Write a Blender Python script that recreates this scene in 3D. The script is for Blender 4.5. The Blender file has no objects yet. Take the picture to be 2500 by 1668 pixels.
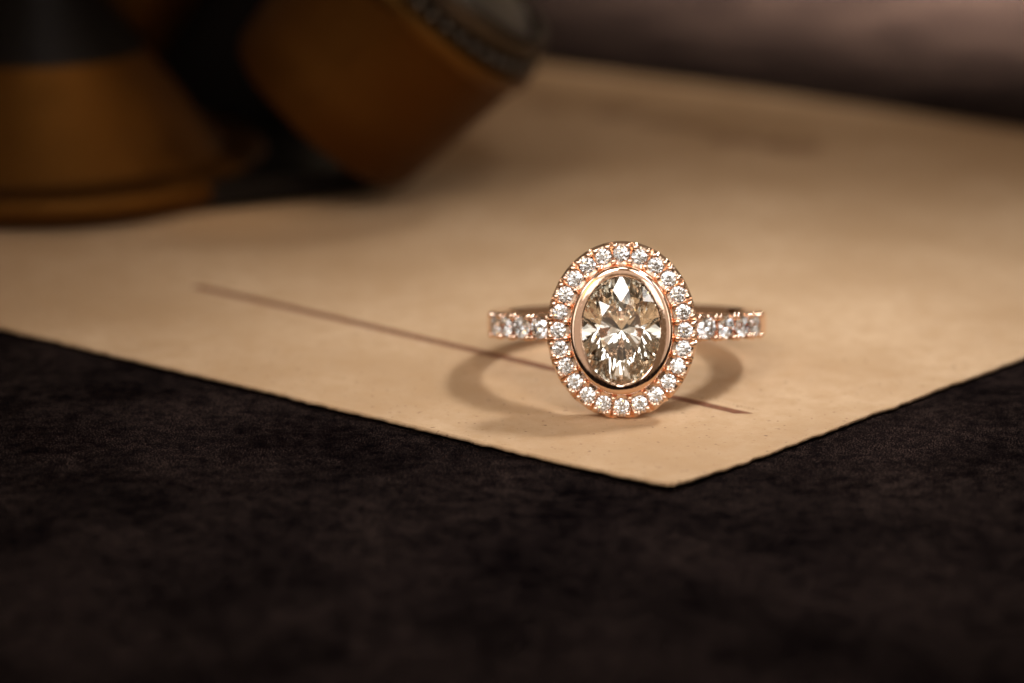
import bpy, bmesh, math, random
from mathutils import Vector, Matrix, Euler, noise

# One Blender unit is one centimetre (a macro photograph of a finger ring).
sc = bpy.context.scene
sc.unit_settings.system = 'METRIC'
sc.unit_settings.scale_length = 0.01
R = math.radians
rnd = random.Random(7)
C = sc.collection

# ------------------------------------------------------------------ camera
cam_d = bpy.data.cameras.new("camera")
cam = bpy.data.objects.new("camera", cam_d)
C.objects.link(cam)
cam.location = (-0.852, -23.561, 7.414)
cam.rotation_euler = (R(90 - 16.1), 0, 0)
cam_d.sensor_width = 36.0
cam_d.lens = 115.2
cam_d.clip_start = 0.1
cam_d.clip_end = 1000.0
cam_d.dof.use_dof = True
cam_d.dof.focus_distance = 24.35
cam_d.dof.aperture_fstop = 0.165
cam_d.dof.aperture_blades = 9
sc.camera = cam

# ------------------------------------------------------------------ studio light
w = bpy.data.worlds.new("World")
sc.world = w
w.use_nodes = True
wb = w.node_tree.nodes["Background"]
wb.inputs["Color"].default_value = (1.0, 0.71, 0.46, 1)
wb.inputs["Strength"].default_value = 0.19


def aim(o, target):
    d = Vector(target) - o.location
    o.rotation_euler = d.to_track_quat('-Z', 'Y').to_euler()


def spot(name, loc, target, power, angle, blend, radius, col):
    l = bpy.data.lights.new(name, 'SPOT')
    l.energy, l.spot_size, l.spot_blend, l.shadow_soft_size, l.color = power, R(angle), blend, radius, col
    o = bpy.data.objects.new(name, l)
    C.objects.link(o)
    o.location = loc
    aim(o, target)
    return o


def area(name, loc, target, radiance, sx, sy, col, spread=180.0):
    l = bpy.data.lights.new(name, 'AREA')
    l.shape = 'RECTANGLE'
    l.size, l.size_y, l.color = sx, sy, col
    l.energy = radiance * math.pi * sx * sy       # radiance of the diffuser
    l.spread = R(spread)                          # keeps the beam narrow
    o = bpy.data.objects.new(name, l)
    C.objects.link(o)
    o.location = loc
    aim(o, target)
    return o


# key: snooted lamp high at the back right, the one that throws the ring's shadow
spot("key_lamp", (17.0, 13.0, 26.0), (1.0, 1.3, 0), 49000, 21, 1.0, 2.8, (0.94, 0.985, 1.0))
# diffusers round the camera that the metal and the stones mirror
area("diffuser_left", (-12.0, -26.0, 8.5), (0, 0, 0.6), 0.40, 8, 20, (1.0, 0.87, 0.76))
area("diffuser_right", (10.5, -26.0, 8.5), (0, 0, 0.6), 0.42, 8, 20, (1.0, 0.87, 0.76))
area("diffuser_top", (-3.0, -24.0, 16.5), (0, 0, 0.6), 0.55, 18, 6, (1.0, 0.87, 0.76))
area("rear_fill_panel", (-5.0, -48.0, 12.0), (0, 0, 0.6), 0.22, 18, 14, (1.0, 0.90, 0.80))  # warm panel added behind the camera for the bezel to mirror
area("strip_fill_left", (-19.0, -20.0, 8.0), (0, 0, 0.6), 0.10, 8, 18, (1.0, 0.97, 0.93), 40)  # pair of unseen strips added to put highlights in the stones
area("strip_fill_right", (17.0, -21.0, 8.0), (0, 0, 0.6), 0.10, 8, 18, (1.0, 0.97, 0.93), 40)
area("tall_fill_left", (-7.7, -18.2, 20.4), (0, 0, 0.6), 0.38, 7, 15, (1.0, 0.985, 0.96), 24)  # pair added where the oval stone returns the most light
area("tall_fill_right", (5.8, -18.9, 20.4), (0, 0, 0.6), 0.38, 7, 15, (1.0, 0.985, 0.96), 24)
area("overhead_fill", (-1.2, -10.9, 25.8), (0, 0, 0.6), 0.30, 5, 7, (1.0, 0.98, 0.96), 30)  # added overhead to brighten the oval stone
area("wing_fill_left", (-22.0, -10.0, 19.0), (0, 0, 0.6), 0.22, 8, 9, (0.97, 0.98, 1.0), 30)  # pair of unseen side panels added to brighten the oval stone
area("wing_fill_right", (22.0, -10.0, 19.0), (0, 0, 0.6), 0.22, 8, 9, (1.0, 0.98, 0.96), 30)
area("stone_fill_right", (5.5, -30.0, 12.5), (0, 0, 0.6), 0.16, 5, 6, (1.0, 0.99, 0.97), 40)  # pair added near the camera axis to make the oval stone flash
area("stone_fill_left", (-11.5, -30.0, 14.0), (0, 0, 0.6), 0.16, 5, 5, (1.0, 0.99, 0.97), 40)
area("glint_fill_blue", (9.0, -24.0, 20.0), (0, 0, 0.6), 0.4, 1.2, 8, (0.35, 0.6, 1.0), 40)  # coloured pair added in place of the stones' dispersion fire
area("glint_fill_amber", (-16.0, -26.0, 17.0), (0, 0, 0.6), 0.4, 1.2, 8, (1.0, 0.62, 0.2), 40)
# unseen warm fill, added to brighten the right side of the brass cone
spot("brass_fill", (2.5, -4.0, 7.5), (-3.9, 7.3, 0.6), 9000, 10, 1.0, 0.8, (1.0, 0.74, 0.46))
# unseen lamp added over the far table, standing in for a hazy glow
spot("far_glow_fill", (13.0, 25.0, 16.0), (8.0, 21.5, 0), 580000, 52, 1.0, 2.0, (1.0, 0.90, 0.74))

sc.view_settings.view_transform = 'Standard'
sc.view_settings.look = 'None'
sc.view_settings.exposure = 0.0
sc.view_settings.gamma = 1.0
cy = sc.cycles
cy.max_bounces = 28
cy.transmission_bounces = 28
cy.glossy_bounces = 10
cy.diffuse_bounces = 3
cy.transparent_max_bounces = 8
cy.sample_clamp_indirect = 6.0
cy.blur_glossy = 0.2
cy.caustics_reflective = True
cy.caustics_refractive = True
cy.use_denoising = True
try:
    cy.denoiser = 'OPENIMAGEDENOISE'
except Exception:
    pass


# ------------------------------------------------------------------ materials
def mat(name):
    m = bpy.data.materials.new(name)
    m.use_nodes = True
    nt = m.node_tree
    nt.nodes.clear()
    out = nt.nodes.new("ShaderNodeOutputMaterial")
    return m, nt, out


def N(nt, t, **kw):
    n = nt.nodes.new(t)
    for k, v in kw.items():
        if k in n.inputs.keys():
            n.inputs[k].default_value = v
        else:
            setattr(n, k, v)
    return n


def ramp(nt, fac, stops):
    r = nt.nodes.new("ShaderNodeValToRGB")
    e = r.color_ramp.elements
    while len(e) < len(stops):
        e.new(0.5)
    for el, (p, c) in zip(e, stops):
        el.position = p
        el.color = (c, c, c, 1) if isinstance(c, (int, float)) else (*c, 1)
    nt.links.new(fac, r.inputs["Fac"])
    return r


def mixc(nt, fac, a, b, mode='MIX'):
    m = nt.nodes.new("ShaderNodeMix")
    m.data_type = 'RGBA'
    m.blend_type = mode
    for sock, v in ((m.inputs["Factor"], fac), (m.inputs["A"], a), (m.inputs["B"], b)):
        if isinstance(v, bpy.types.NodeSocket):
            nt.links.new(v, sock)
        elif isinstance(v, (int, float)):
            sock.default_value = v
        else:
            sock.default_value = (*v, 1)
    return m.outputs["Result"]


def metal(name, col, rough, bump=0.0, bscale=30.0):
    m, nt, out = mat(name)
    p = N(nt, "ShaderNodeBsdfPrincipled", Metallic=1.0, Roughness=rough)
    p.inputs["Base Color"].default_value = (*col, 1)
    tc = N(nt, "ShaderNodeTexCoord")
    n = N(nt, "ShaderNodeTexNoise", Scale=bscale, Detail=4.0)
    nt.links.new(tc.outputs["Object"], n.inputs["Vector"])
    rr = ramp(nt, n.outputs["Fac"], [(0.35, max(0.02, rough - 0.05)), (0.7, rough + 0.07)])
    nt.links.new(rr.outputs["Color"], p.inputs["Roughness"])
    if bump:
        b = N(nt, "ShaderNodeBump", Strength=bump, Distance=0.004)
        nt.links.new(n.outputs["Fac"], b.inputs["Height"])
        nt.links.new(b.outputs["Normal"], p.inputs["Normal"])
    nt.links.new(p.outputs["BSDF"], out.inputs["Surface"])
    return m


def diamond(name, tint):
    m, nt, out = mat(name)
    g = N(nt, "ShaderNodeBsdfGlass", IOR=2.417, Roughness=0.0)
    g.inputs["Color"].default_value = (*tint, 1)
    nt.links.new(g.outputs[0], out.inputs["Surface"])
    return m


def paper_material():
    m, nt, out = mat("aged_paper")
    p = N(nt, "ShaderNodeBsdfPrincipled", Roughness=0.78)
    p.inputs["Specular IOR Level"].default_value = 0.25
    tc = N(nt, "ShaderNodeTexCoord")
    big = N(nt, "ShaderNodeTexNoise", Scale=0.55, Detail=5.0, Roughness=0.6)
    mid = N(nt, "ShaderNodeTexNoise", Scale=5.5, Detail=6.0, Roughness=0.62)
    mp = N(nt, "ShaderNodeMapping")
    mp.inputs["Scale"].default_value = (13.0, 42.0, 1.0)
    mp.inputs["Rotation"].default_value = (0, 0, R(50))
    fib = N(nt, "ShaderNodeTexNoise", Scale=1.6, Detail=5.0, Roughness=0.7)
    spk = N(nt, "ShaderNodeTexNoise", Scale=19.0, Detail=2.0, Roughness=0.5)
    grain = N(nt, "ShaderNodeTexNoise", Scale=70.0, Detail=3.0)
    for n in (big, mid, spk, grain):
        nt.links.new(tc.outputs["Object"], n.inputs["Vector"])
    nt.links.new(tc.outputs["Object"], mp.inputs["Vector"])
    nt.links.new(mp.outputs["Vector"], fib.inputs["Vector"])
    c0 = mixc(nt, ramp(nt, big.outputs["Fac"], [(0.34, 0.0), (0.64, 1.0)]).outputs["Color"], (0.475, 0.318, 0.19), (0.35, 0.216, 0.115))
    c1 = mixc(nt, ramp(nt, mid.outputs["Fac"], [(0.40, 0.0), (0.70, 0.75)]).outputs["Color"], c0, (0.35, 0.21, 0.105))
    c2 = mixc(nt, ramp(nt, fib.outputs["Fac"], [(0.50, 0.0), (0.74, 0.75)]).outputs["Color"], c1, (0.34, 0.20, 0.10))
    c3 = mixc(nt, ramp(nt, spk.outputs["Fac"], [(0.665, 0.0), (0.73, 0.7)]).outputs["Color"], c2, (0.10, 0.05, 0.03))
    c4 = mixc(nt, ramp(nt, grain.outputs["Fac"], [(0.35, 0.10), (0.65, 0.0)]).outputs["Color"], c3, (0.25, 0.13, 0.06))
    nt.links.new(c4, p.inputs["Base Color"])
    b = N(nt, "ShaderNodeBump", Strength=0.25, Distance=0.01)
    nt.links.new(fib.outputs["Fac"], b.inputs["Height"])
    b2 = N(nt, "ShaderNodeBump", Strength=0.25, Distance=0.006)
    nt.links.new(grain.outputs["Fac"], b2.inputs["Height"])
    nt.links.new(b.outputs["Normal"], b2.inputs["Normal"])
    nt.links.new(b2.outputs["Normal"], p.inputs["Normal"])
    nt.links.new(p.outputs["BSDF"], out.inputs["Surface"])
    return m


def ink_material(name, col, alpha_edge):
    m, nt, out = mat(name)
    p = N(nt, "ShaderNodeBsdfPrincipled", Roughness=0.75)
    p.inputs["Specular IOR Level"].default_value = 0.2
    tc = N(nt, "ShaderNodeTexCoord")
    n = N(nt, "ShaderNodeTexNoise", Scale=16.0, Detail=5.0, Roughness=0.65)
    nt.links.new(tc.outputs["Object"], n.inputs["Vector"])
    c = mixc(nt, ramp(nt, n.outputs["Fac"], [(0.35, 0.0), (0.75, 1.0)]).outputs["Color"], col, tuple(x * 1.7 for x in col))
    nt.links.new(c, p.inputs["Base Color"])
    if alpha_edge:
        r = ramp(nt, n.outputs["Fac"], [(0.36, 0.05), (0.66, 0.55)])
        nt.links.new(r.outputs["Color"], p.inputs["Alpha"])
    nt.links.new(p.outputs["BSDF"], out.inputs["Surface"])
    return m


def table_material():
    m, nt, out = mat("dark_suede")
    p = N(nt, "ShaderNodeBsdfPrincipled", Roughness=0.9)
    p.inputs["Specular IOR Level"].default_value = 0.0
    tc = N(nt, "ShaderNodeTexCoord")
    big = N(nt, "ShaderNodeTexNoise", Scale=0.7, Detail=6.0, Roughness=0.62)
    mid = N(nt, "ShaderNodeTexNoise", Scale=7.5, Detail=6.0, Roughness=0.7)
    fine = N(nt, "ShaderNodeTexNoise", Scale=85.0, Detail=2.0, Roughness=0.6)
    for n in (big, mid, fine):
        nt.links.new(tc.outputs["Object"], n.inputs["Vector"])
    c0 = mixc(nt, ramp(nt, big.outputs["Fac"], [(0.38, 0.0), (0.66, 1.0)]).outputs["Color"], (0.0012, 0.0008, 0.0011), (0.0030, 0.0020, 0.0022))
    c1 = mixc(nt, ramp(nt, mid.outputs["Fac"], [(0.45, 0.0), (0.72, 0.8)]).outputs["Color"], c0, (0.006, 0.004, 0.0038))
    patch = ramp(nt, big.outputs["Fac"], [(0.36, 0.20), (0.60, 1.0)])
    clump = ramp(nt, mid.outputs["Fac"], [(0.36, 0.15), (0.60, 1.0)])
    spk = ramp(nt, fine.outputs["Fac"], [(0.53, 0.0), (0.65, 1.0)])
    mm = N(nt, "ShaderNodeMath", operation='MULTIPLY')
    m2 = N(nt, "ShaderNodeMath", operation='MULTIPLY')
    nt.links.new(patch.outputs["Color"], mm.inputs[0])
    nt.links.new(spk.outputs["Color"], mm.inputs[1])
    nt.links.new(mm.outputs[0], m2.inputs[0])
    nt.links.new(clump.outputs["Color"], m2.inputs[1])
    c2 = mixc(nt, m2.outputs[0], c1, (0.095, 0.060, 0.048))
    nt.links.new(c2, p.inputs["Base Color"])
    b = N(nt, "ShaderNodeBump", Strength=0.5, Distance=0.01)
    nt.links.new(fine.outputs["Fac"], b.inputs["Height"])
    nt.links.new(b.outputs["Normal"], p.inputs["Normal"])
    nt.links.new(p.outputs["BSDF"], out.inputs["Surface"])
    return m


GOLD = metal("rose_gold", (0.88, 0.61, 0.45), 0.08, 0.05, 45.0)
GOLD_CUT = metal("rose_gold_cut", (0.90, 0.66, 0.50), 0.14, 0.3, 60.0)
DIA = diamond("diamond_oval", (1.0, 0.992, 0.97))
DIA_S = diamond("diamond_small", (1.0, 1.0, 1.0))
PAPER = paper_material()
INK = ink_material("brown_ink", (0.115, 0.043, 0.020), False)
INK_FAINT = ink_material("faded_brown_ink", (0.20, 0.105, 0.06), True)
TABLE = table_material()
BRASS = metal("aged_brass", (0.085, 0.033, 0.0065), 0.55, 0.2, 3.0)
BRASS_RIM = metal("brass_rim", (0.13, 0.062, 0.016), 0.35)
DARK = metal("dark_metal_and_shade", (0.012, 0.010, 0.009), 0.5)  # dark stem, and the plates standing in for shade round the barrel
STEEL = metal("tarnished_silver", (0.06, 0.046, 0.034), 0.4)


def glass_material():
    m, nt, out = mat("lens_glass")
    p = N(nt, "ShaderNodeBsdfPrincipled", Roughness=0.3, IOR=1.5)
    p.inputs["Base Color"].default_value = (0.2, 0.17, 0.14, 1)
    p.inputs["Transmission Weight"].default_value = 1.0
    nt.links.new(p.outputs["BSDF"], out.inputs["Surface"])
    return m


GLASS = glass_material()


# ------------------------------------------------------------------ helpers
def mesh_from(verts, faces, name, material, smooth=None):
    me = bpy.data.meshes.new(name)
    me.from_pydata([tuple(v) for v in verts], [], faces)
    bm = bmesh.new()
    bm.from_mesh(me)
    bmesh.ops.remove_doubles(bm, verts=bm.verts, dist=1e-5)
    bmesh.ops.recalc_face_normals(bm, faces=bm.faces)
    bm.to_mesh(me)
    bm.free()
    if smooth is not None:
        me.shade_smooth()
        me.set_sharp_from_angle(angle=R(smooth))
    me.materials.append(material)
    return me


def link(name, me, parent=None):
    o = bpy.data.objects.new(name, me)
    C.objects.link(o)
    if parent is not None:
        o.parent = parent
    return o


def empty(name, loc=(0, 0, 0), rot=(0, 0, 0)):
    o = bpy.data.objects.new(name, None)
    o.empty_display_size = 0.3
    C.objects.link(o)
    o.location = loc
    o.rotation_euler = rot
    return o


def tag(o, label, cat):
    o["label"] = label
    o["category"] = cat


def lathe(profile, n=48, ax=None):
    """profile: (radius, height) about Z; ax(u, ang) may replace the circle."""
    V, F = [], []
    for (r, z) in profile:
        for k in range(n):
            a = 2 * math.pi * k / n
            V.append((r * math.cos(a), r * math.sin(a), z))
    for i in range(len(profile) - 1):
        for k in range(n):
            F.append((i * n + k, i * n + (k + 1) % n, (i + 1) * n + (k + 1) % n, (i + 1) * n + k))
    return V, F


# ------------------------------------------------------------------ the table
def table():
    V = [(-150, -60, 0), (150, -60, 0), (150, 240, 0), (-150, 240, 0), (-150, -60, -4), (150, -60, -4), (150, 240, -4), (-150, 240, -4)]
    F = [(0, 1, 2, 3), (4, 5, 6, 7), (0, 1, 5, 4), (1, 2, 6, 5), (2, 3, 7, 6), (3, 0, 4, 7)]
    o = link("tabletop", mesh_from(V, F, "tabletop", TABLE))
    o.location = (0, 0, -0.055)
    o["kind"] = "structure"
    o["label"] = "dark brown napped leather tabletop"


table()

# ------------------------------------------------------------------ the paper
PC = Vector((0.276, -1.609))              # the near corner
E1 = Vector((0.670, 0.7424))             # along the right edge
E2 = Vector((-0.7871, 0.6168))            # along the left edge
L1, L2 = 11.89, 21.0


def paper_z(x, y):
    d = math.hypot(x - PC.x, y - PC.y)
    lift = 0.035 * max(0.0, 1 - d / 1.1) ** 2
    dr = math.hypot(x, y - 1.3)
    wave = 0.05 * noise.noise(Vector((x * 0.16, y * 0.16, 3.1))) * min(1.0, max(0.0, (dr - 2.6) / 3.0))
    return lift + wave


def paper():
    def axis(L, n0):
        a = [0.0]
        step = 0.035
        while a[-1] < L:
            a.append(a[-1] + step)
            if a[-1] > n0:
                step = min(0.4, step * 1.06)
        k = L / a[-1]
        return [v * k for v in a]
    S, T = axis(L1, 4.5), axis(L2, 7.0)
    V, F = [], []
    for i, s in enumerate(S):
        for j, t in enumerate(T):
            ds = dt = 0.0
            if i in (0, len(S) - 1):
                ds = 0.020 * noise.noise(Vector((t * 9.0, 0.3, i))) + 0.010 * noise.noise(Vector((t * 26.0, 1.3, i))) + 0.012 * noise.noise(Vector((t * 2.1, 4.3, i)))
            if j in (0, len(T) - 1):
                dt = 0.020 * noise.noise(Vector((s * 9.0, 7.3, j))) + 0.010 * noise.noise(Vector((s * 26.0, 8.3, j))) + 0.012 * noise.noise(Vector((s * 2.1, 2.3, j)))
            if i == 0 and j == 0:
                ds, dt = 0.03, 0.03
            p = PC + E1 * (s * (1 - 0.0045 * (t - 4.72)) + ds) + E2 * (t + dt)
            V.append((p.x, p.y, paper_z(p.x, p.y)))
    nt = len(T)
    for i in range(len(S) - 1):
        for j in range(nt - 1):
            F.append((i * nt + j, (i + 1) * nt + j, (i + 1) * nt + j + 1, i * nt + j + 1))
    me = mesh_from(V, F, "paper_sheet", PAPER, 40)
    if me.polygons[0].normal.z < 0:
        me.flip_normals()
    o = link("paper_sheet", me)
    m = o.modifiers.new("thickness", 'SOLIDIFY')
    m.thickness = 0.028
    m.offset = -1
    tag(o, "aged tan sheet of paper lying on the dark table under the ring", "paper")
    return o


sheet = paper()


def on_paper(points_l, points_r, name, material, lift=0.0016):
    """A flat printed stroke between two rows of ground points."""
    V, F = [], []
    n = len(points_l)
    for a, b in zip(points_l, points_r):
        V.append((a[0], a[1], paper_z(*a) + lift))
        V.append((b[0], b[1], paper_z(*b) + lift))
    for i in range(n - 1):
        F.append((2 * i, 2 * i + 1, 2 * i + 3, 2 * i + 2))
    return link(name, mesh_from(V, F, name, material), sheet)


def ink_line():
    a, b = Vector((0.903, 0.155)), Vector((-3.60, 3.89))
    d = (b - a).normalized()
    nrm = Vector((-d.y, d.x))
    L = (b - a).length
    pl, pr = [], []
    n = 160
    for i in range(n + 1):
        s = L * i / n
        wl = 0.046 + 0.012 * s / L + 0.007 * noise.noise(Vector((s * 11, 0, 0)))
        wr = 0.046 + 0.012 * s / L + 0.007 * noise.noise(Vector((s * 11, 5, 0)))
        slant = 0.05 * max(0, 1 - i / 2)
        p = a + d * s
        q = p + nrm * wl + d * slant
        r = p - nrm * wr - d * slant * 1.3
        pl.append((q.x, q.y))
        pr.append((r.x, r.y))
    on_paper(pl, pr, "ink_line", INK)["label"] = "ruled brown ink line"


ink_line()


def dotted_line():
    a, b = Vector((0.30, 0.80)), Vector((1.03, 0.235))
    d = (b - a).normalized()
    nrm = Vector((-d.y, d.x))
    L = (b - a).length
    V, F = [], []
    n = 26
    for i in range(n):
        s = L * i / n
        ln = L / n * (0.5 + 0.2 * rnd.random())
        w_ = 0.006 + 0.003 * rnd.random()
        p = a + d * s
        k = len(V)
        for q in (p - nrm * w_, p + d * ln - nrm * w_, p + d * ln + nrm * w_, p + nrm * w_):
            V.append((q.x, q.y, paper_z(q.x, q.y) + 0.0016))
        F.append((k, k + 1, k + 2, k + 3))
    o = link("dotted_line", mesh_from(V, F, "dotted_line", INK_FAINT), sheet)
    o["label"] = "fine dotted ink line"
    o["kind"] = "stuff"


dotted_line()


def stain(cx, cy, rx, ry, ang, seed):
    V, F = [(cx, cy, paper_z(cx, cy) + 0.0016)], []
    n = 40
    for k in range(n):
        a = 2 * math.pi * k / n
        r = 1 + 0.35 * noise.noise(Vector((math.cos(a) * 1.3, math.sin(a) * 1.3, seed)))
        x, y = rx * r * math.cos(a), ry * r * math.sin(a)
        X = cx + x * math.cos(ang) - y * math.sin(ang)
        Y = cy + x * math.sin(ang) + y * math.cos(ang)
        V.append((X, Y, paper_z(X, Y) + 0.0016))
    for k in range(n):
        F.append((0, 1 + k, 1 + (k + 1) % n))
    link("ink_mark", mesh_from(V, F, "ink_mark", INK_FAINT), sheet)


for i, (x, y, rx, ry) in enumerate(((0.27, 10.95, 0.24, 0.32), (0.75, 10.45, 0.30, 0.22), (1.15, 10.20, 0.20, 0.16), (1.42, 9.72, 0.26, 0.34),
                                    (1.80, 9.48, 0.22, 0.20), (2.05, 9.30, 0.28, 0.30), (-0.5, 11.4, 0.2, 0.14))):
    stain(x, y, rx, ry, R(-38), i * 3.7)


# ------------------------------------------------------------------ cut stones
def brilliant(sx, sy, sz, table_r=0.57, crown=0.295, girdle=0.035, pav=0.863, star=0.5, lower=0.77, sub=4, keel=0.0, n8=8):
    """A brilliant cut about Z, table at +Z, girdle plane at 0: table, 8 stars, 8 kites, 16 upper
    and 16 lower halves, 8 pavilion mains; scalloped girdle."""
    V, F = [], []

    def add(p):
        V.append(Vector(p))
        return len(V) - 1
    P = lambda r, a, z: Vector((r * math.cos(a), r * math.sin(a), z))
    e = 2 * math.pi / n8
    T = [P(table_r, k * e, girdle + crown) for k in range(n8)]
    rs = table_r * math.cos(e / 2) + star * (1 - table_r * math.cos(e / 2))
    zs = girdle + crown * (1 - rs * math.cos(e / 2)) / (1 - table_r)
    S = [P(rs, (k + 0.5) * e, zs) for k in range(n8)]
    rl = 1 - lower
    zl = -girdle - pav * (1 - rl * math.cos(e / 2))
    L = [P(rl, (k + 0.5) * e, zl) for k in range(n8)]
    cul = Vector((0, 0, -girdle - pav))
    Ti = [add(p) for p in T]
    Si = [add(p) for p in S]
    Li = [add(p) for p in L]
    cp = add(cul + Vector((0, keel, 0)))
    cm = add(cul - Vector((0, keel, 0))) if keel else cp
    for q in Li:
        V[q].y += math.copysign(keel * (1 - rl), V[q].y)
    L = [V[q].copy() for q in Li]
    F.append(tuple(Ti))
    # girdle rings, 16 * sub points
    ng = 2 * n8 * sub

    def plane_z(a, b, c, x, y):
        n = (b - a).cross(c - a)
        return a.z - (n.x * (x - a.x) + n.y * (y - a.y)) / n.z
    up, lo = [], []
    for g in range(ng):
        a = 2 * math.pi * g / ng
        half = g // sub                       # which half-facet this point starts
        k = (half + 1) // 2 % n8               # nearest main
        s = half // 2                         # star / lower-half tip index
        A0, A1 = half * e / 2, (half + 1) * e / 2
        x, y = math.cos(a), math.sin(a)
        zu = girdle if g % sub == 0 else plane_z(S[s], P(1, A0, girdle), P(1, A1, girdle), x, y)
        zd = -girdle if g % sub == 0 else plane_z(L[s], P(1, A0, -girdle), P(1, A1, -girdle), x, y)
        up.append(add((x, y, zu)))
        lo.append(add((x, y, zd)))
    for g in range(ng):
        F.append((up[g], lo[g], lo[(g + 1) % ng], up[(g + 1) % ng]))
    for k in range(n8):
        F.append((Ti[k], Si[k], Ti[(k + 1) % n8]))
        F.append((Ti[k], Si[k - 1], up[2 * k * sub], Si[k]))
        if k % (n8 // 2) == 0 and keel:
            a_, b_ = (cp, cm) if k == 0 else (cm, cp)
            F.append((a_, Li[k], lo[2 * k * sub], Li[k - 1], b_))
        else:
            F.append((cp if k < n8 // 2 else cm, Li[k], lo[2 * k * sub], Li[k - 1]))
    for half in range(2 * n8):
        arc = [(half * sub + q) % ng for q in range(sub + 1)]
        s = half // 2
        F.append(tuple([Si[s]] + [up[g] for g in arc]))
        F.append(tuple([Li[s]] + [lo[g] for g in arc][::-1]))
    V = [(v.x * sx, v.y * sy, v.z * sz) for v in V]
    return V, F


def stone_mesh(name, sx, sy, sz, material, **kw):
    V, F = brilliant(sx, sy, sz, **kw)
    return mesh_from(V, F, name, material)


# ------------------------------------------------------------------ the ring
# ring-local frame: shank circle in XY about the origin, halo faces -Y.
R_OUT, R_IN, BW = 1.10, 0.93, 0.095       # radii and half width of the band
Y_F, Y_B = -1.275, -1.135                  # halo front and back
HA, HB = 0.5675, 0.670                     # halo outer half axes
ROLL = 0.0


def roll(x, z):
    return (x * math.cos(ROLL) - z * math.sin(ROLL), x * math.sin(ROLL) + z * math.cos(ROLL))


BASE = Vector((0, -1.22, -0.664))          # ring-local point that touches the paper
TILT = R(-13.2)
ring = empty("engagement_ring", (-0.022, 0.05, 0.0), (TILT, R(-1.0), R(-3.6)))
tag(ring, "rose gold engagement ring with an oval diamond and pave halo standing on the paper", "ring")


def rb(p):
    return Vector(p) - BASE


def rmesh(V, F, name, material, smooth=None):
    return mesh_from([rb(v) for v in V], F, name, material, smooth)


def place(o, pos, normal, spin=0.0):
    """put a local-Z thing at ring-local pos, its Z along normal"""
    q = Vector(normal).to_track_quat('Z', 'Y')
    o.location = rb(pos)
    o.rotation_euler = (q.to_matrix() @ Matrix.Rotation(spin, 3, 'Z')).to_euler()


def cell(boundary, c, r, fn, depth_b, V, F, seat=0.095):
    """Metal round one stone: boundary loop -> mid loop -> hole -> conical seat. fn(p2, depth) -> 3D."""
    n = len(boundary)
    k = len(V)
    c = Vector(c)
    for loop in range(5):
        for b in boundary:
            b = Vector(b)
            d = (b - c)
            u = d.normalized()
            if loop == 0:
                V.append(fn(b, depth_b(b)))
            elif loop == 1:
                p = c + u * (r * 1.18 + 0.35 * max(0.0, d.length - r * 1.18))
                V.append(fn(p, 0.35 * depth_b(p) - 0.002))
            elif loop == 2:
                V.append(fn(c + u * r, 0.010))
            elif loop == 3:
                V.append(fn(c + u * r * 0.97, 0.022))
            else:
                V.append(fn(c + u * r * 0.32, seat))
    for l in range(4):
        for i in range(n):
            j = (i + 1) % n
            F.append((k + l * n + i, k + l * n + j, k + (l + 1) * n + j, k + (l + 1) * n + i))
    return k


# ---- halo
NS = 24
CA, CB = 0.478, 0.5755                     # ellipse of the small stones


def arc_params(a, b, n, off=0.0):
    M = 4000
    s = [0.0]
    for i in range(M):
        t0, t1 = 2 * math.pi * i / M, 2 * math.pi * (i + 1) / M
        s.append(s[-1] + math.hypot(a * (math.cos(t1) - math.cos(t0)), b * (math.sin(t1) - math.sin(t0))))
    out, i = [], 0
    # start at the top (t = pi/2)
    s0 = s[M // 4]
    for k in range(n):
        target = (s0 + s[-1] * (k + off) / n) % s[-1]
        lo_, hi_ = 0, M
        while hi_ - lo_ > 1:
            md = (lo_ + hi_) // 2
            if s[md] <= target:
                lo_ = md
            else:
                hi_ = md
        out.append(2 * math.pi * (lo_ + (target - s[lo_]) / max(1e-9, s[lo_ + 1] - s[lo_])) / M)
    return out


tc_ = arc_params(CA, CB, NS)
tm_ = arc_params(CA, CB, NS, 0.5)          # gap k lies after stone k
IA, IB = 0.372, 0.469


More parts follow.
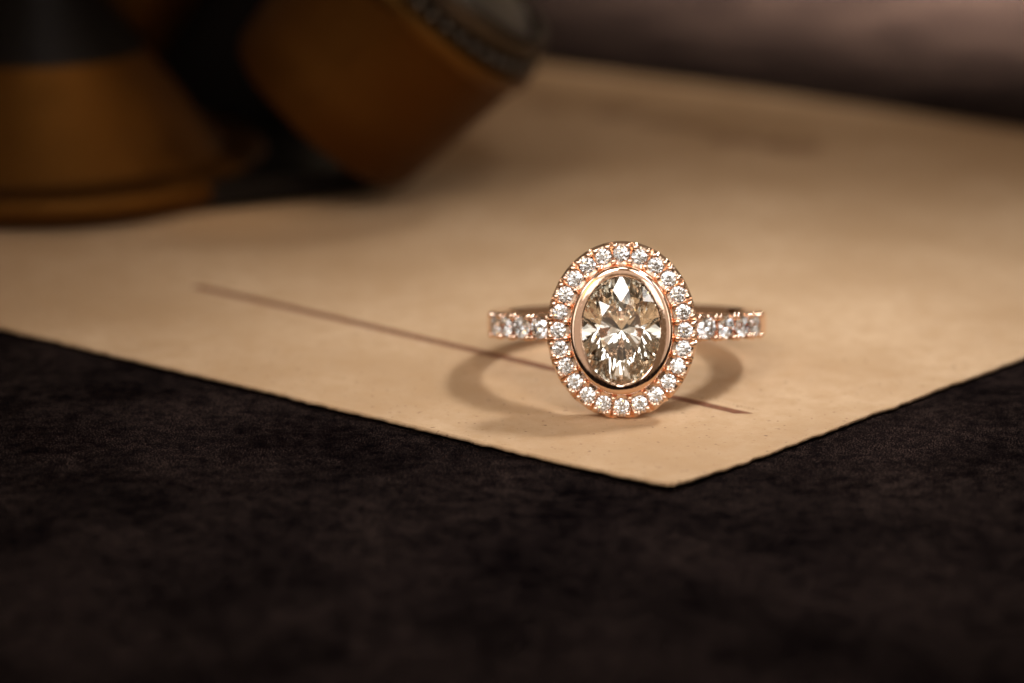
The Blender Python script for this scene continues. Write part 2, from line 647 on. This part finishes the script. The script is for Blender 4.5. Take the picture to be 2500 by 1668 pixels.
def halo():
    V, F = [], []
    fn = lambda p, d: Vector((*roll(p[0], p[1]), 0)).xzy * 1 + Vector((0, Y_F + d, 0))
    for k in range(NS):
        t0, t1 = tm_[k - 1], tm_[k]
        if t1 < t0:
            t1 += 2 * math.pi
        tcn = tc_[k]
        if tcn < t0:
            tcn += 2 * math.pi
        c = (CA * math.cos(tcn), CB * math.sin(tcn))
        m = 18
        B = []
        outer_idx = []
        for i in range(m + 1):                                # outer arc
            t = t0 + (t1 - t0) * i / m
            s = (i / m - 0.5) * 2
            notch = 0.007 if (abs(s) < 0.62 and i % 2) else 0.0
            outer_idx.append(len(B))
            B.append(((HA - notch) * math.cos(t), (HB - notch) * math.sin(t)))
        for i in range(1, 6):                                 # side
            f = i / 6
            B.append(((HA + (IA - HA) * f) * math.cos(t1), (HB + (IB - HB) * f) * math.sin(t1)))
        for i in range(m, -1, -3):                            # inner arc
            t = t0 + (t1 - t0) * i / m
            B.append((IA * math.cos(t), IB * math.sin(t)))
        for i in range(5, 0, -1):
            f = i / 6
            B.append(((HA + (IA - HA) * f) * math.cos(t0), (HB + (IB - HB) * f) * math.sin(t0)))
        tw = (t1 - t0) / 2

        def depth(p, tcn=tcn, tw=tw):
            rr = math.hypot(p[0] / HA, p[1] / HB)
            t = math.atan2(p[1] / HB, p[0] / HA)
            s = ((t - tcn + math.pi) % (2 * math.pi) - math.pi) / tw
            o_ = max(0.0, (rr - 0.88) / 0.12)
            i_ = max(0.0, (0.80 - rr) / 0.10)
            return 0.040 * o_ * math.exp(-(s / 0.50) ** 2) + 0.014 * o_ + 0.03 * min(1.0, i_) + 0.022 * math.exp(-((abs(s) - 1) / 0.12) ** 2) * (0.4 + o_)
        k0 = cell(B, c, 0.0585, fn, depth, V, F)
        # outer wall, narrowing to the back
        base = len(V)
        for q, i in enumerate(outer_idx):
            t = t0 + (t1 - t0) * q / m
            V.append(fn((HA * math.cos(t), HB * math.sin(t)), 0.068))
            V.append(fn(((HA - 0.008) * math.cos(t), (HB - 0.008) * math.sin(t)), 0.085))
            V.append(fn(((HA - 0.05) * math.cos(t), (HB - 0.05) * math.sin(t)), Y_B - Y_F))
            V.append(fn((IA * math.cos(t), IB * math.sin(t)), Y_B - Y_F))
        for q in range(m):
            a, b = k0 + outer_idx[q], k0 + outer_idx[q + 1]
            w0, w1 = base + 4 * q, base + 4 * (q + 1)
            F.append((a, b, w1, w0))
            for z in range(3):
                F.append((w0 + z, w1 + z, w1 + z + 1, w0 + z + 1))
    return link("halo", rmesh(V, F, "halo", GOLD_CUT, 28), ring)


halo_o = halo()
halo_o["label"] = "pave halo of small diamonds round the bezel"

bead_prof = [(0.0225, -0.05), (0.0225, 0.010), (0.0205, 0.020), (0.014, 0.027), (0.0, 0.0285)]
BV, BF = lathe(bead_prof, 12)
bead_me = mesh_from(BV, BF, "prong", GOLD, 50)


def bead(parent, pos, normal, scale=1.0, jitter=0.16):
    o = link("prong", bead_me, parent)
    nn = Vector(normal).normalized() + Vector((rnd.uniform(-1, 1), rnd.uniform(-1, 1), rnd.uniform(-1, 1))) * jitter
    place(o, pos, nn, rnd.uniform(0, 6))
    o.scale = (scale * rnd.uniform(0.93, 1.08), scale * rnd.uniform(0.93, 1.08), scale)
    return o


small_me = stone_mesh("halo_diamond", 0.0605, 0.0605, 0.0605, DIA_S, sub=2)
for k in range(NS):
    t = tc_[k]
    x, z = roll(CA * math.cos(t), CB * math.sin(t))
    o = link("halo_diamond", small_me, halo_o)
    nn = Vector((rnd.uniform(-1, 1) * 0.13, -1, rnd.uniform(-1, 1) * 0.13))
    place(o, (x, Y_F + 0.004, z), nn, rnd.uniform(0, 6.28))
    o.scale = [rnd.uniform(0.94, 1.0)] * 3
for k in range(NS):
    t0, t1 = tc_[k], tc_[(k + 1) % NS]
    if t1 < t0:
        t1 += 2 * math.pi
    tm = tm_[k] if tm_[k] > t0 else tm_[k] + 2 * math.pi
    for f in (-0.19, 0.19):                                   # two beads outside each gap
        t = tm + f * (t1 - t0)
        x, z = roll(0.535 * math.cos(t), 0.6345 * math.sin(t))
        bead(halo_o, (x, Y_F + 0.006, z), (0.25 * math.cos(t), -1, 0.25 * math.sin(t)), 0.98)
    x, z = roll(0.4245 * math.cos(tm), 0.5215 * math.sin(tm))  # one inside
    bead(halo_o, (x, Y_F + 0.004, z), (-0.1 * math.cos(tm), -1, -0.1 * math.sin(tm)), 1.1)


# ---- bezel, gallery and the oval stone
def ell_sweep(profile, n=144):
    """profile: (half axis x, half axis z, y)"""
    V, F = [], []
    for (a, b, y) in profile:
        for k in range(n):
            t = 2 * math.pi * k / n
            x, z = roll(a * math.cos(t), b * math.sin(t))
            V.append((x, y, z))
    for i in range(len(profile) - 1):
        for k in range(n):
            F.append((i * n + k, i * n + (k + 1) % n, (i + 1) * n + (k + 1) % n, (i + 1) * n + k))
    return V, F


def bezel():
    prof = [(0.19, -1.10), (0.19, -1.337), (0.09, -1.349), (0.0, -1.357), (-0.01, -1.364), (0.03, -1.372), (0.10, -1.3752),
            (0.30, -1.3735), (0.50, -1.3710), (0.70, -1.3675), (0.84, -1.3630), (0.93, -1.3550), (0.985, -1.343), (1.0, -1.325), (1.0, -1.26), (1.0, -1.14), (0.9, -1.12)]
    pr = [(0.296 + 0.092 * u, 0.411 + 0.076 * u, y) for u, y in prof]
    V, F = ell_sweep(pr)
    return link("bezel", rmesh(V, F, "bezel", GOLD, 30), ring)


bezel_o = bezel()
bezel_o["label"] = "polished oval bezel rim"
# open gallery: four slim struts from the halo back to the ends of the shank
for sx in (-1, 1):
    for sz in (-1, 1):
        V, F = [], []
        a_, b_ = Vector((sx * 0.33, Y_B - 0.01, sz * 0.40)), Vector((sx * 0.30, -1.0, sz * 0.05))
        d_ = (b_ - a_).normalized()
        u_ = d_.orthogonal().normalized() * 0.032
        w_ = d_.cross(u_)
        k = len(V)
        for p in (a_, a_.lerp(b_, 0.5) + Vector((sx * 0.02, 0.03, sz * 0.03)), b_):
            for q in range(8):
                V.append(p + u_ * math.cos(q * math.pi / 4) + w_ * math.sin(q * math.pi / 4))
        for l in range(2):
            for q in range(8):
                F.append((k + l * 8 + q, k + l * 8 + (q + 1) % 8, k + (l + 1) * 8 + (q + 1) % 8, k + (l + 1) * 8 + q))
        F.append(tuple(k + q for q in range(8)))
        F.append(tuple(k + 16 + q for q in range(8)))
        link("gallery_strut", rmesh(V, F, "gallery_strut", GOLD, 40), ring)

oval_me = stone_mesh("oval_diamond", 0.310, 0.425, 0.326, DIA, sub=4, table_r=0.52, crown=0.34, pav=0.88, lower=0.75, n8=12)
ov = link("oval_diamond", oval_me, ring)
# local X stays across, local Y up the face, local Z out of the face
ov.location = rb((0, -1.343, 0))
ov.rotation_euler = (Matrix.Rotation(-ROLL, 3, 'Y') @ Matrix.Rotation(R(90), 3, 'X')).to_euler()
ov["label"] = "large clear oval diamond"


# ---- shank
STEP = R(10.25)
A0 = R(35.2)
NP = 4
PA, PB = A0 - STEP / 2, A0 + STEP * (NP - 0.5)


def cyl(theta, r, z):
    """theta from -Y, positive to +X"""
    return Vector((r * math.sin(theta), -r * math.cos(theta), z))


def shank():
    V, F = [], []
    # plain band
    sec = [(R_OUT, -BW + 0.022), (R_OUT + 0.004, -0.03), (R_OUT + 0.004, 0.03), (R_OUT, BW - 0.022), (R_OUT - 0.007, BW - 0.007), (R_OUT - 0.022, BW),
           (R_IN + 0.03, BW), (R_IN + 0.010, BW - 0.008), (R_IN, BW - 0.03), (R_IN - 0.004, 0), (R_IN, -BW + 0.03), (R_IN + 0.010, -BW + 0.008), (R_IN + 0.03, -BW),
           (R_OUT - 0.022, -BW), (R_OUT - 0.007, -BW + 0.007)]
    ns = len(sec)

    def sweep(a, b, m, sub):
        k = len(V)
        for i in range(m + 1):
            th = a + (b - a) * i / m
            wide = 1 + 0.22 * ((1 - math.cos(th)) / 2) ** 3 if sub is sec else 1.0
            for (r, z) in sub:
                V.append(cyl(th, r, z * wide))
        n = len(sub)
        for i in range(m):
            for j in range(n if sub is sec else n - 1):
                F.append((k + i * n + j, k + i * n + (j + 1) % n, k + (i + 1) * n + (j + 1) % n, k + (i + 1) * n + j))
        if sub is sec:
            F.append(tuple(k + j for j in range(n)))
            F.append(tuple(k + m * n + j for j in range(n)))
    sweep(PB, 2 * math.pi - PB, 120, sec)
    sweep(-PA, -R(15), 14, sec)
    sweep(R(15), PA, 14, sec)
    inner = sec[5:14]
    for sgn in (-1, 1):
        sweep(sgn * PA, sgn * PB, 24, inner)
        for q in range(NP):
            th = sgn * (A0 + q * STEP)
            half = STEP / 2 * R_OUT
            fn = lambda p, d, th=th: cyl(th + p[0] / R_OUT, R_OUT - d, p[1])
            B = []
            top, bot = [], []
            m = 14
            for i in range(m + 1):
                top.append(len(B))
                B.append((-half + 2 * half * i / m, BW))
            for i in range(1, 6):
                B.append((half, BW - 2 * BW * i / 6))
            for i in range(m + 1):
                bot.append(len(B))
                B.append((half - 2 * half * i / m, -BW))
            for i in range(1, 6):
                B.append((-half, -BW + 2 * BW * i / 6))

            def depth(p, half=half):
                e = (abs(p[1]) / BW) ** 4
                return 0.045 * e * math.exp(-(p[0] / (0.55 * half)) ** 2) + 0.012 * e + 0.03 * math.exp(-((abs(p[0]) - half) / 0.014) ** 2)
            k0 = cell(B, (0, 0), 0.0845, fn, depth, V, F, 0.14)
            for idx, z in ((top, BW), (bot, -BW)):
                kk = len(V)
                for i in idx:
                    V.append(fn(B[i], 0.078))
                for i in range(len(idx) - 1):
                    F.append((k0 + idx[i], k0 + idx[i + 1], kk + i + 1, kk + i))
                # strip down to where the side wall of the inner band begins
                k2 = len(V)
                for i in idx:
                    V.append(fn(B[i], R_OUT - (R_IN + 0.03)))
                for i in range(len(idx) - 1):
                    F.append((kk + i, kk + i + 1, k2 + i + 1, k2 + i))
    return link("shank", rmesh(V, F, "shank", GOLD, 32), ring)


shank_o = shank()
shank_o["label"] = "slim rose gold band with diamond set shoulders"
sh_me = stone_mesh("shoulder_diamond", 0.0875, 0.0875, 0.0875, DIA_S, sub=2)
for sgn in (-1, 1):
    for q in range(NP):
        th = sgn * (A0 + q * STEP)
        o = link("shoulder_diamond", sh_me, shank_o)
        place(o, cyl(th, R_OUT + 0.002, 0), cyl(th + rnd.uniform(-0.05, 0.05), 1, rnd.uniform(-0.05, 0.05)), rnd.uniform(0, 6.28))
        for su in (-1, 1):
            for sv in (-1, 1):
                a = th + su * (STEP / 2 - 0.0205)
                bead(shank_o, cyl(a, R_OUT + 0.006, sv * 0.077), cyl(a, 1, sv * 0.25), 1.12)

# ------------------------------------------------------------------ brass instrument behind
inst = empty("brass_instrument", (-5.45, 7.9, 0.03))
tag(inst, "blurred brass instrument with conical foot and tilted barrel standing on the paper", "instrument")
IO = Vector((-5.45, 7.9, 0.03))


def along(V, origin, axis):
    q = Vector(axis).to_track_quat('Z', 'Y')
    return [q @ Vector(v) + Vector(origin) - IO for v in V]


V, F = lathe([(0.0, 0.0), (2.08, 0.0), (2.18, 0.04), (2.21, 0.09), (2.21, 0.20), (2.17, 0.26), (2.07, 0.29), (1.9, 0.31), (1.7, 0.32)], 96)
link("base_disc", mesh_from(V, F, "base_disc", BRASS, 40), inst)
V, F = lathe([(1.80, 0.29), (1.74, 0.36), (1.47, 0.66), (1.24, 0.97), (1.02, 1.28), (1.0, 1.32)], 96)
link("conical_foot", mesh_from(V, F, "conical_foot", BRASS, 40), inst)
V, F = lathe([(1.03, 1.29), (0.99, 1.36), (0.63, 1.83), (0.42, 2.2), (0.36, 2.5), (0.36, 4.2), (0.0, 4.2)], 64)
link("dark_stem", mesh_from(V, F, "dark_stem", DARK, 40), inst)

ax1 = Vector((0.66, -0.08, 0.75)).normalized()
b0 = Vector((-2.70, 7.25, 0.78))
V, F = lathe([(0.0, 0.0), (0.82, 0.0), (0.90, 0.03), (0.94, 0.10), (0.99, 0.6), (1.07, 1.46), (1.08, 1.50)], 96)
link("barrel", mesh_from(along([(x * 1.13, y * 1.13, z) for x, y, z in V], b0, ax1), F, "barrel", BRASS, 40), inst)
V, F = lathe([(1.02, 1.48), (1.09, 1.50), (1.12, 1.55), (1.12, 1.63), (1.08, 1.67), (1.02, 1.69)], 96)
rim_o = link("barrel_rim", mesh_from(along([(x * 1.13, y * 1.13, z) for x, y, z in V], b0, ax1), F, "barrel_rim", BRASS_RIM, 40), inst)
# beads round the rim
sv, sf = lathe([(0.0, -0.07), (0.05, -0.05), (0.07, 0.0), (0.05, 0.05), (0.0, 0.07)], 10)
bd_me = mesh_from(sv, sf, "rim_bead", STEEL, 60)
q1 = ax1.to_track_quat('Z', 'Y')
for k in range(44):
    a = 2 * math.pi * k / 44
    o = link("rim_bead", bd_me, rim_o)
    o.location = q1 @ Vector((1.175 * math.cos(a), 1.175 * math.sin(a), 1.74)) + b0 - IO
V, F = lathe([(0.97, 1.66), (0.97, 1.78), (1.02, 1.84), (1.02, 2.0), (0.97, 2.06), (0.92, 2.04), (0.90, 1.68)], 96)
link("lens_collar", mesh_from(along([(x * 1.13, y * 1.13, z) for x, y, z in V], b0, ax1), F, "lens_collar", STEEL, 40), inst)
prof = [(0.0, 2.18)] + [(0.89 * math.sin(R(d)), 1.90 + 0.28 * math.cos(R(d))) for d in (15, 30, 45, 60, 75, 90)] + [(0.6, 1.84), (0.3, 1.80), (0.0, 1.78)]
V, F = lathe(prof, 64)
link("lens", mesh_from(along([(x * 1.13, y * 1.13, z) for x, y, z in V], b0, ax1), F, "lens", GLASS, 60), inst)

ax2 = Vector((0.57, 0.0, 0.82)).normalized()
t0 = Vector((-5.39, 9.0, 0.66))
V, F = lathe([(0.0, 0.0), (0.52, 0.0), (0.58, 0.05), (0.60, 0.12), (0.60, 3.4), (0.0, 3.4)], 64)
link("side_tube", mesh_from(along(V, t0, ax2), F, "side_tube", BRASS, 40), inst)
# dark upright plate added as the black shade between cone and barrel
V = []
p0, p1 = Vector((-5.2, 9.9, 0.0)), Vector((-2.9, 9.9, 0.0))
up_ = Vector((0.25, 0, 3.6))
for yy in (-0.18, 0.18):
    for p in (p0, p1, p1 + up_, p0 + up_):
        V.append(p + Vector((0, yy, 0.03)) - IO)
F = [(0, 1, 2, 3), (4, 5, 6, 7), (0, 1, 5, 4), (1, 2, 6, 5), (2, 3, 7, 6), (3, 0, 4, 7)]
link("gap_shade_plate", mesh_from(V, F, "gap_shade_plate", DARK), inst)

# dark slab standing in for the black shadow beneath the barrel
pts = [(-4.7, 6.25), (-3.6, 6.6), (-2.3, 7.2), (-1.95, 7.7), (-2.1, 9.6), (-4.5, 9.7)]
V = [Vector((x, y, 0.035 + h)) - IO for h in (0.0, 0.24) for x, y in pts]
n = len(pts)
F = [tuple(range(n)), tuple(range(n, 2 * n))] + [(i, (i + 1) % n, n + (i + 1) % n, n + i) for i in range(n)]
link("shadow_slab", mesh_from(V, F, "shadow_slab", DARK), inst)
